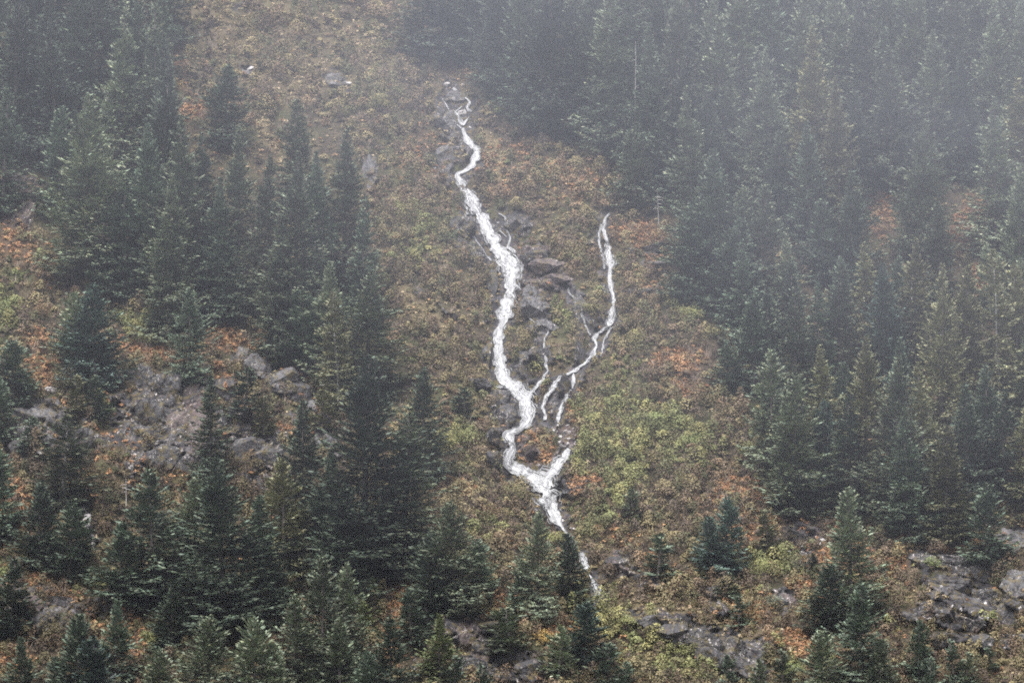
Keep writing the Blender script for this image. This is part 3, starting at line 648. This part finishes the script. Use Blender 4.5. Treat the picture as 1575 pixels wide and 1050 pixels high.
# dead trunks
def dead_tree(u, v, b, r, label, seed):
    g = np.random.default_rng(seed)
    base = surf_r(np.array([float(u)]), np.array([float(b)]), 5.0)[0]; mpp = np.linalg.norm(base-CAM)/FX; H = (b-v)*mpp
    o = bpy.data.objects.new("dead_tree", None); COL.objects.link(o); o.location = base.tolist()
    props(o, label, "dead tree", "bleached dead trees")
    zz = np.linspace(-1, H, 14); pts = np.stack([.12*np.sin(zz*.25+seed), .1*np.cos(zz*.3), zz], -1)
    V, F = tube(pts, r*(1-np.clip(zz/H, 0, 1)*.75), 8)
    link("trunk", raw_mesh("dead_trunk", V, F, MDB, True), o)
    for k in range(10):
        z = g.uniform(.3, .97)*H; az = g.uniform(0, 6.28); L = g.uniform(.5, 1.8); q = np.linspace(0, 1, 4)
        lp = np.stack([math.cos(az)*L*q, math.sin(az)*L*q, z+.1*L*q-.3*L*q**2], -1)
        V, F = tube(lp, .05*(1-q*.7)+.01, 4)
        link("branch", raw_mesh("dead_branch", V, F, MDB, True), o)
dead_tree(978, 60, 262, .13, "tall bleached dead trunk rising before the top centre forest", 1)
dead_tree(1012, 290, 338, .06, "short bleached dead trunk above the orange ferns by the right cascade", 2)
dead_tree(95, 655, 775, .13, "leafless grey dead trunk in front of the lichened ledge at left", 3)
dead_tree(948, 75, 150, .09, "faint thin dead trunk left of the tall bleached one", 4)
dead_tree(1447, 505, 560, .12, "short bleached dead trunk between crowns of the lower right forest", 6)
dead_tree(913, 70, 130, .10, "faint dead trunk before the dark trees of the top centre forest", 7)
dead_tree(193, 735, 770, .07, "thin pale broken trunk in the dark lower left", 8)
dead_tree(1403, 410, 462, .13, "short pale dead trunk in the middle right forest", 5)

# ------------------------------------------------------------------ ground cover (nobody could count it)
def scatter(n, seed, u0=-60, u1=1640, v0=-60, v1=1120):
    g = np.random.default_rng(seed)
    return g.uniform(u0, u1, n), g.uniform(v0, v1, n), g
def palette(g, n, cols, w):
    c = np.array(cols); k = g.choice(len(c), n, p=np.array(w)/sum(w)); return c[k]*g.uniform(.65, 1.35, (n, 1))
# slope directions
UP = np.array([0, 0, 1.0])
def thicket(name, n, leaves, seed, pick, cols_fn, rad, hgt, lsize, label, cat, mid=.5):
    u, v, g = scatter(n, seed)
    r, o, t_, gr_, wd = zone(u, v)
    fo = inpoly(u, v, FOREST[0]) | inpoly(u, v, FOREST[1])
    k = pick(g, u, v, r, o, t_, gr_, wd, fo)
    u, v, r, o, t_, gr_ = (a[k] for a in (u, v, r, o, t_, gr_)); m = len(u)
    C = surf(u, v, 0.1, relief((r, 0, 0, 0, wd[k]))); Rr = g.uniform(*rad, m); Hh = g.uniform(*hgt, m)
    big = fbm(u/45, v/35, 70, 3)
    Rr *= 1+.9*big; Hh *= 1+1.0*big
    colr = cols_fn(g, u, v, o, t_, gr_, m)
    M = m*leaves
    th = g.uniform(0, 2*np.pi, M); q = g.uniform(0, 1, M)**.35; hh = g.uniform(0, 1, M)**.7
    Rb = np.repeat(Rr, leaves); Hb = np.repeat(Hh, leaves)
    rr = Rb*q*np.sqrt(np.clip(1-hh**2.2, .02, 1))
    lean = np.repeat(g.normal(0, .25, (m, 2)), leaves, 0)
    P = np.repeat(C, leaves, 0) + np.stack([np.cos(th)*rr+lean[:, 0]*hh*Hb, np.sin(th)*rr-.35*hh*Hb, hh*Hb], -1)
    N = unit(np.stack([np.cos(th)*q, np.sin(th)*q, .35+hh*.9], -1) + g.normal(0, .42, (M, 3)))
    D = unit(np.cross(N, g.normal(0, 1, (M, 3)))); Wv = np.cross(N, D)
    V, F = diamonds(P, D, Wv, g.uniform(*lsize, M), g.uniform(.45, .8, M)*g.uniform(*lsize, M))
    tt = np.repeat(colr, leaves, 0)*g.uniform(.75, 1.25, (M, 1))
    me = raw_mesh(name, V, F, MLEAF, False, np.repeat(tt, 4, 0))
    return props(link(name, me), label, cat, None, 'stuff')
OLIVE = [(.180, .150, .080), (.140, .104, .068), (.215, .178, .092), (.090, .068, .050), (.175, .122, .076), (.108, .108, .056)]
GREENS = [(.185, .188, .080), (.155, .165, .070), (.235, .218, .092), (.13, .125, .06)]
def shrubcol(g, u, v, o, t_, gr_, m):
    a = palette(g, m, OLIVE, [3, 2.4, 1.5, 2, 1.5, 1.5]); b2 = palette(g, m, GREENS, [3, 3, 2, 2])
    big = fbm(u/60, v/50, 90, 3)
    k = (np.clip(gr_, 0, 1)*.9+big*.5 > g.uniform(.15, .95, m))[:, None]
    shade_tint = 1-.38*sstep(560, 700, v+.0*u)*(1-sstep(420, 680, u))     # shade and thinner haze at lower left, painted into the shrub colour
    return np.where(k, b2, a)*shade_tint[:, None]
# alder and salmonberry thickets over the open slope
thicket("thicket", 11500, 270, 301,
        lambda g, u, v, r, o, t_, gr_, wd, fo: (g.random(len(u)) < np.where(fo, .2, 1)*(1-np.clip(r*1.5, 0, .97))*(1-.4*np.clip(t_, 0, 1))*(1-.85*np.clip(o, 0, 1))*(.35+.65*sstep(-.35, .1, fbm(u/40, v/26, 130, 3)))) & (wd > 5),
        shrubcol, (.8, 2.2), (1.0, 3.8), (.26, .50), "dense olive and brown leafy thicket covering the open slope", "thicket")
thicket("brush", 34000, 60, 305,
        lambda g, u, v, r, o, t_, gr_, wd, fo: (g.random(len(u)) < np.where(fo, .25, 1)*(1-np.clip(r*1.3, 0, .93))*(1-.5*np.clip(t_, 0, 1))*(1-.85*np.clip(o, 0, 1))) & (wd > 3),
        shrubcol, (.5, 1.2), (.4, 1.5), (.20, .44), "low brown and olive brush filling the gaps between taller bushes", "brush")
def bare_twigs(n, seed):
    u, v, g = scatter(n, seed); r, o, t_, gr_, wd = zone(u, v); fo = inpoly(u, v, FOREST[0]) | inpoly(u, v, FOREST[1])
    k = (g.random(n) < np.where(fo, .15, 1)*(1-np.clip(r*1.3, 0, .95))*(.25+.75*sstep(-.2, .25, fbm(u/50, v/40, 150, 3)))) & (wd > 3)
    u, v = u[k], v[k]; m = len(u); C = surf(u, v, .1, relief((r[k], 0, 0, 0, wd[k]))); q = 11; M = m*q
    D = unit(g.normal(0, .42, (M, 3))+[0, -.15, 1.0]); Wv = unit(np.cross(D, g.normal(0, 1, (M, 3))))
    P = np.repeat(C, q, 0)+g.normal(0, .3, (M, 3))*[1, 1, .2]
    V, F = diamonds(P, D, Wv, g.uniform(.9, 2.6, M), g.uniform(.05, .11, M))
    c = palette(g, m, [(.20, .155, .125), (.26, .21, .17), (.14, .10, .08), (.24, .18, .09)], [3, 2, 2, 1.5])
    me = raw_mesh("bare_twigs", V, F, MLEAF, False, np.repeat(np.repeat(c, q, 0), 4, 0))
    props(link("bare_twigs", me), "leafless pale twigs standing up through the brush", "twigs", None, 'stuff')
bare_twigs(15000, 307)
thicket("bracken", 95000, 40, 302,
        lambda g, u, v, r, o, t_, gr_, wd, fo: (g.random(len(u)) < np.clip(o*1.2, 0.02, 1)*(1-.55*np.clip(r, 0, 1))) & (wd > 3),
        lambda g, u, v, o, t_, gr_, m: palette(g, m, [(.34, .185, .092), (.27, .14, .072), (.39, .24, .125), (.18, .105, .06), (.19, .15, .075), (.09, .065, .045)], [4, 3.5, 2, 1.6, 1.6, 1]),
        (.4, 1.0), (.25, .8), (.2, .46), "rust orange autumn bracken covering ledges and banks", "bracken")
thicket("dry_grass", 60000, 34, 303,
        lambda g, u, v, r, o, t_, gr_, wd, fo: (g.random(len(u)) < np.clip(t_*1.1, .05, 1)*(1-.6*np.clip(r, 0, 1))) & (wd > 3),
        lambda g, u, v, o, t_, gr_, m: palette(g, m, [(.34, .27, .165), (.26, .20, .12), (.40, .32, .21), (.17, .13, .08), (.20, .18, .09)], [3, 3, 2, 2, 2]),
        (.25, .7), (.15, .5), (.18, .5), "pale tan dry grass lying on the slope", "dry grass")
thicket("moss", 9000, 22, 304,
        lambda g, u, v, r, o, t_, gr_, wd, fo: (r > .35) & (g.random(len(u)) < .45*sstep(-.05, .25, fbm(u/16, v/8, 95, 3))) & (wd > 5),
        lambda g, u, v, o, t_, gr_, m: palette(g, m, [(.08, .085, .03), (.14, .12, .045), (.22, .13, .05), (.06, .05, .03)], [3, 3, 2, 2]),
        (.2, .6), (.1, .35), (.12, .28), "dark moss and creeping plants in the cracks of the bare rock", "moss")

# ------------------------------------------------------------------ single shrubs
def shrub_meshes(seed, col, Rr, Hh, leaves, twiggy):
    g = np.random.default_rng(seed); parts = []; tips = []
    for k in range(16 if twiggy else 10):
        az = g.uniform(0, 6.28); L = g.uniform(.6, 1.05); q = np.linspace(0, 1, 5)
        lp = np.stack([math.cos(az)*Rr*.75*L*q**1.3, math.sin(az)*Rr*.75*L*q**1.3, Hh*L*q**.85 - .3], -1) + g.normal(0, .05, (5, 3))
        parts.append(tube(lp, (.055 if twiggy else .035)*(1-.75*q), 4)); tips.append(lp)
        for j in range(4):
            p0 = lp[g.integers(1, 4)]; a2 = g.uniform(0, 6.28); l2 = g.uniform(.3, .9)*Rr*.5
            q2 = np.linspace(0, 1, 3); l_ = p0 + np.stack([math.cos(a2)*l2*q2, math.sin(a2)*l2*q2, l2*.8*q2], -1)
            parts.append(tube(l_, .025*(1-.6*q2), 3))
    V, F = join(parts)
    tw = raw_mesh("shrub_stems", V, F, MTWIG, True)
    M = leaves; cl = g.integers(0, 26, M); cc = np.stack([g.normal(0, .42, 26)*Rr, g.normal(0, .42, 26)*Rr, g.uniform(.25, .95, 26)*Hh], -1)
    P = cc[cl] + g.normal(0, .20, (M, 3))*[Rr, Rr, Hh*.75]; P[:, 2] = np.maximum(P[:, 2], 0)
    N = unit(P/[Rr, Rr, Hh] + g.normal(0, .5, (M, 3)) + [0, 0, .3]); D = unit(np.cross(N, g.normal(0, 1, (M, 3)))); Wv = np.cross(N, D)
    V, F = diamonds(P, D, Wv, g.uniform(.2, .4, M), g.uniform(.10, .2, M))
    tt = np.array(col)[None]*g.uniform(.55, 1.4, (M, 1))*g.uniform(.85, 1.15, (26, 1))[cl]
    return tw, raw_mesh("shrub_foliage", V, F, MLEAF, False, np.repeat(tt, 4, 0))
YG = (.19, .195, .075); LG = (.165, .195, .075); BR = (.17, .115, .06); OL = (.16, .15, .065); RD = (.26, .12, .05); PK = (.16, .11, .09); GO = (.33, .22, .07)
SH = [(66,492,3.4,4.2,BR,1,"brown twiggy bush with thick crooked stems above orange ferns, far left"),(8,486,3.2,4.6,LG,0,"pale lime bush at the left edge"),
 (205,512,3.0,3.4,YG,0,"yellow-green bush between two spruces above the cliff"),(166,636,2.0,1.6,LG,0,"low lime green bush on the lichened ledge"),(236,990,3.2,3.0,YG,0,"yellow-green bush near the bottom left, right of the pale rock"),
 (10,885,3.0,2.0,LG,0,"low green bush at the left edge over dark rock"),(155,905,2.8,1.8,YG,0,"low green bush below the narrow pale rock strip"),(700,690,4.2,5.0,YG,0,"large yellow-green bush left of the waterfall's lower bend"),
 (715,645,2.2,2.2,LG,0,"small lime bush under the small dark spruce near the waterfall"),(790,775,4.2,5.0,OL,1,"tall twiggy bush growing over the left edge of the waterfall foot"),(757,800,3.6,4.0,BR,1,"brown twiggy bush left of the waterfall foot"),
 (850,838,3.2,3.0,YG,0,"yellow-green bush directly below the waterfall foot"),(640,745,3.0,3.0,OL,0,"olive bush at the right foot of the biggest spruces"),(1008,655,4.0,3.4,LG,0,"rounded green bush in the middle of the right thicket"),
 (960,735,4.0,4.0,YG,0,"yellow-green bush right of the fork's right arm"),(1070,690,4.4,3.8,LG,0,"wide pale green bush in the right thicket"),(1150,705,4.0,4.0,YG,0,"yellow-green bush beside the right forest's left edge"),
 (1062,500,5.0,4.4,YG,0,"large yellow-green bush above the bright orange ferns"),(1100,520,3.6,3.4,OL,0,"olive bush touching the right forest above the orange ferns"),(1175,885,5.0,3.8,YG,0,"wide yellow-green bush in the lower right, left of the boulder field"),
 (1432,872,3.0,2.6,LG,0,"bright green bush on the right rocky knoll"),(1190,935,3.0,3.0,(.12,.14,.10),0,"grey-green rounded bush above the narrow pale outcrop"),(1040,1010,4.0,3.0,YG,0,"yellow-green bush below the black rock band"),
 (960,965,3.6,3.0,YG,0,"yellow-green bush left of the black rock band"),(1215,1040,4.0,3.4,LG,0,"pale green bush at the bottom edge between small spruces"),(835,990,3.4,3.0,GO,0,"golden green bush at the bottom centre beside the dark rock"),
 (700,100,2.0,1.6,RD,0,"small rust orange bush above the waterfall head"),(752,128,3.4,3.0,PK,1,"brown twiggy bush right of the waterfall head"),(585,170,5.0,4.4,OL,0,"olive bush in the misty upper meadow"),(690,375,3.4,4.0,(.09,.11,.06),0,"dark green bush left of the main fall's grey slab"),
 (665,255,3.0,3.4,(.07,.09,.06),0,"small dark bush left of the upper waterfall bend"),(990,270,3.0,3.0,GO,1,"yellowish twiggy bush below the tall bleached trunk"),(640,420,4.0,2.6,OL,0,"olive bush over the tan grass streak"),(905,480,3.0,2.6,OL,0,"olive bush just left of the right cascade"),
 (655,735,2.6,2.6,GO,1,"golden twiggy bush below the dark medium spruce"),(270,140,2.4,3.4,GO,1,"golden twiggy bush at the edge of the top left forest")]
for k, (u, v, rr, hh, col, tw, lb) in enumerate(SH):
    base = surf_r(np.array([float(u)]), np.array([float(v)]))[0]
    o = bpy.data.objects.new("shrub", None); COL.objects.link(o); o.location = base.tolist()
    props(o, lb, "shrub", "separate shrubs on the slope")
    rr *= .8; hh *= .8
    a_, f_ = shrub_meshes(600+k, col, rr, hh, int((900 if not tw else 420)*rr*hh/7+200), tw)
    link("stems", a_, o); link("foliage", f_, o)

# ------------------------------------------------------------------ loose rocks
def rock_mesh(seed, m, sub=3, cut=(.45, .85), npl=13):
    g = np.random.default_rng(seed)
    import bmesh
    bm = bmesh.new(); bmesh.ops.create_icosphere(bm, subdivisions=sub, radius=1.0)
    pl = [(unit(g.normal(0, 1, 3)), g.uniform(*cut)) for _ in range(npl)]
    co = np.array([v.co[:] for v in bm.verts])
    for n_, d in pl:
        q = co@n_; co = co - np.outer(np.clip(q-d, 0, None), n_)
    if sub > 3:
        f1 = fbm(co[:, 0]*3+seed, co[:, 2]*3, seed, 4); q2 = (co[:, 0]*.6+co[:, 2]+co[:, 1]*.5)*4; st = np.floor(q2)+sstep(.8, 1, q2-np.floor(q2))
        co = co*(1+.10*f1+.10*fbm(st*.77, st*0+seed, seed+4, 2)+.05*fbm(co[:, 0]*11, co[:, 2]*9, seed+9, 2))[:, None]
    else: co = co*(1+.04*g.normal(size=(len(co), 1)))
    for v, c in zip(bm.verts, co): v.co = c
    me = bpy.data.meshes.new("boulder"); bm.to_mesh(me); bm.free(); me.materials.append(m)
    return me
OM = [[rock_mesh(700+10*j+k, (MR, MRP, MRK)[j], 5, (.52, .88), 12) for k in range(4)] for j in range(3)]
_r = random.Random(11); KW = ["dark cracked rock", "grey slab", "pinkish fractured rock"]
ORD2 = ["first", "second", "third", "fourth", "fifth", "sixth", "seventh", "eighth", "ninth", "tenth", "eleventh", "twelfth", "thirteenth", "fourteenth"]
for place, grp, L in OUT:
    L = sorted(L)
    for j, (u, v, a, c, kd) in enumerate(L):
        base = surf_r(np.array([float(u)]), np.array([float(v)]), -.12*a)[0]
        o = link("rock_outcrop", OM[kd][_r.randrange(4)]); o.location = base.tolist(); o.scale = (a*1.25, a*.70, c*1.15)
        o.rotation_euler = (-.35+_r.uniform(-.15, .15), _r.uniform(-.15, .35), _r.choice([0, 3.14])+_r.uniform(-.4, .4))
        props(o, f"{KW[kd]}, {ORD2[j]} from left, {place}", "rock outcrop", grp)
RM = [rock_mesh(900+k, MRP if k % 2 else MR, 3) for k in range(6)]; PM = [rock_mesh(950+k, MPR, 3) for k in range(3)]
def boulder(u, v, sx, sy, sz, me, label, group, name="boulder", tilt=.4):
    base = surf_r(np.array([float(u)]), np.array([float(v)]), .35*sz)[0]
    o = link(name, me); o.location = base.tolist(); o.scale = (sx, sy, sz)
    o.rotation_euler = (rs.uniform(-tilt, tilt), rs.uniform(-tilt, tilt), rs.uniform(0, 6.28))
    return props(o, label, name, group)
G1 = "boulders at the waterfall head"
for (u, v, a, c, me_, lb) in [(710,174,1.35,1.3,PM[0],"biggest pale boulder with water curling round it, waterfall head"),(688,131,.9,.7,PM[1],"pale boulder at the top left of the waterfall head"),
        (711,131,.55,.5,PM[2],"small pale boulder at the top right of the waterfall head"),(710,150,.7,.55,PM[1],"round pink-grey boulder between the braids of the waterfall head"),(731,167,.8,.45,RM[0],"brownish flat boulder right of the biggest one, waterfall head"),
        (722,184,.8,.9,RM[1],"dark boulder below the biggest pale one, waterfall head"),(735,192,1.0,.5,RM[2],"grey flat boulder lowest on the right, waterfall head"),(699,122,.8,.4,RM[3],"flat grey boulder topmost at the waterfall head"),
        (688,155,1.2,.7,RM[4],"long grey boulder on the left of the waterfall head"),(724,141,.6,.5,RM[5],"grey boulder right of the upper braid, waterfall head")]:
    boulder(u, v, a, a, c, me_, lb, G1)
for (u, v, a, c, me_, lb) in [(77,599,1.7,1.1,PM[0],"white boulder on the orange bank, left side"),(386,107,1.5,.8,PM[1],"white rock on the misty upper meadow"),
        (134,796,.8,1.5,PM[0],"narrow pale rock in the dark lower left"),(143,838,.5,1.7,PM[1],"thin pale rock strip under the narrow pale rock"),
        (800,452,1.2,1.6,RM[2],"rounded rock beside the middle of the main fall"),
        
        (905,532,.6,.5,PM[2],"small white stone beside the zigzag stream"),(535,130,1.6,.6,PM[0],"pale flat rock on the misty meadow")]:
    boulder(u, v, a, a*.8, c, me_, lb, "single rocks standing out of the slope")
g = np.random.default_rng(77)
def field(n, cu, cv, ru, rv, ang, smin, smax, group, place, pale):
    a = R(ang); pts = []
    for k in range(n):
        q = math.sqrt(g.random()); th = g.uniform(0, 6.28); x, y = q*math.cos(th)*ru, q*math.sin(th)*rv
        pts.append((cu+x*math.cos(a)-y*math.sin(a), cv+x*math.sin(a)+y*math.cos(a)))
    pts.sort(key=lambda p_: p_[1]); nr = max(1, math.ceil(n/12)); per = math.ceil(n/nr)
    rown = {1: [""], 2: ["upper row, ", "lower row, "], 3: ["upper row, ", "middle row, ", "lower row, "], 4: ["top row, ", "second row, ", "third row, ", "bottom row, "]}[nr]
    for ri in range(nr):
        for j, (pu, pv) in enumerate(sorted(pts[ri*per:(ri+1)*per])):
            s = g.uniform(smin, smax); pl = g.random() < pale
            boulder(pu, pv, s*g.uniform(.8, 1.5), s, s*g.uniform(.5, .9), (PM if pl else RM)[g.integers(0, 3)], f"{'pale' if pl else 'grey'} stone, {ORD2[j]} from left, {rown[ri]}{place}", group, "stone", .8)
field(48, 870, 670, 22, 18, 40, .22, .50, "stones of the scree below the short stream", "scree below the short stream", .45)
field(22, 1226, 826, 48, 15, 5, .22, .55, "stones of the boulder field at lower right", "boulder field at lower right", .6)
field(14, 1220, 856, 34, 9, 0, .22, .5, "stones under the boulder field", "ledge just under the boulder field", .6)
field(24, 1490, 925, 55, 26, 25, .2, .5, "stones on the right rocky knoll", "right rocky knoll", .75)
field(16, 90, 650, 50, 26, 0, .18, .42, "stones on the lichened ledge", "lichened ledge at far left", .8)
field(16, 260, 670, 26, 48, 0, .15, .35, "stones on the lichen-spotted cliff", "lichen-spotted cliff", .9)
field(12, 1110, 1000, 70, 18, 18, .2, .45, "stones on the black rock band", "black rock band at the bottom", .5)
field(12, 800, 690, 26, 16, 30, .2, .5, "stones inside the waterfall's lower bend", "inside the waterfall's lower bend", .3)
field(12, 880, 805, 18, 8, 20, .25, .6, "stones below the waterfall foot", "just below the waterfall foot", .4)

# ------------------------------------------------------------------ damp air and the low cloud bank
def volmat(name, dens, col):
    m = bpy.data.materials.new(name); m.use_nodes = True; t = m.node_tree; t.nodes.clear()
    m.cycles.volume_sampling = 'DISTANCE'
    pv = t.nodes.new('ShaderNodeVolumePrincipled'); pv.inputs['Density'].default_value = dens
    pv.inputs['Color'].default_value = tuple(col)+(1,); pv.inputs['Anisotropy'].default_value = 0.0
    oo = t.nodes.new('ShaderNodeOutputMaterial'); t.links.new(pv.outputs[0], oo.inputs['Volume'])
    return m
zmin = float(PT[..., 2].min())-1; zmax = float(PT[..., 2].max())+45
x1 = float(np.abs(PT[..., 0]).max())+10; y1 = float(PT[..., 1].max())+10
bx = [(-x1, x1), (-30.0, y1), (min(zmin, 20.0), max(zmax, 40))]
V = np.array([(bx[0][i], bx[1][j], bx[2][k]) for i in (0, 1) for j in (0, 1) for k in (0, 1)])
F = np.array([(0, 1, 3, 2), (4, 6, 7, 5), (0, 4, 5, 1), (2, 3, 7, 6), (0, 2, 6, 4), (1, 5, 7, 3)])
hz = link("haze", raw_mesh("haze", V, F, volmat("haze_air", .00002, (.85, .88, 1.0))))
props(hz, 'thin damp grey air over the whole slope', 'haze', None, 'stuff')

mu = np.arange(-650, 2260, 30.0); mv = np.arange(-480, 1150, 30.0)
MU, MV = np.meshgrid(mu, mv)
tau = np.clip((980-MV)/980, 0, 1.5)**1.45 * (.115+.18*sstep(150, 1400, MU)) * (1+.34*fbm(MU/300, MV/190, 210, 3))
tau = tau + .05*np.exp(-(((MU-600)/380)**2+((MV-130)/200)**2))
th = tau/.006 + .05
rr_ = ray(MU, MV); rr_ = rr_/np.linalg.norm(rr_, axis=-1, keepdims=True)
A = CAM + rr_*600.0; B = CAM + rr_*(600.0+th)[..., None]
ny, nx = MU.shape; I = np.arange(nx*ny).reshape(ny, nx); K = nx*ny
Ff = np.stack([I[1:, :-1], I[1:, 1:], I[:-1, 1:], I[:-1, :-1]], -1).reshape(-1, 4)
ring = np.concatenate([I[0, :-1], I[:-1, -1], I[-1, :0:-1], I[:0:-1, 0]]); r2 = np.roll(ring, -1)
Fs = np.stack([ring, r2, r2+K, ring+K], -1)
mb = link("mist_bank", raw_mesh("mist_bank", np.concatenate([A.reshape(-1, 3), B.reshape(-1, 3)]), np.concatenate([Ff, Ff[:, ::-1]+K, Fs]), volmat("mist", .006, (.85, .88, 1.0)), True))
props(mb, 'pale low cloud thickening toward the top right of the slope', 'mist', None, 'stuff')
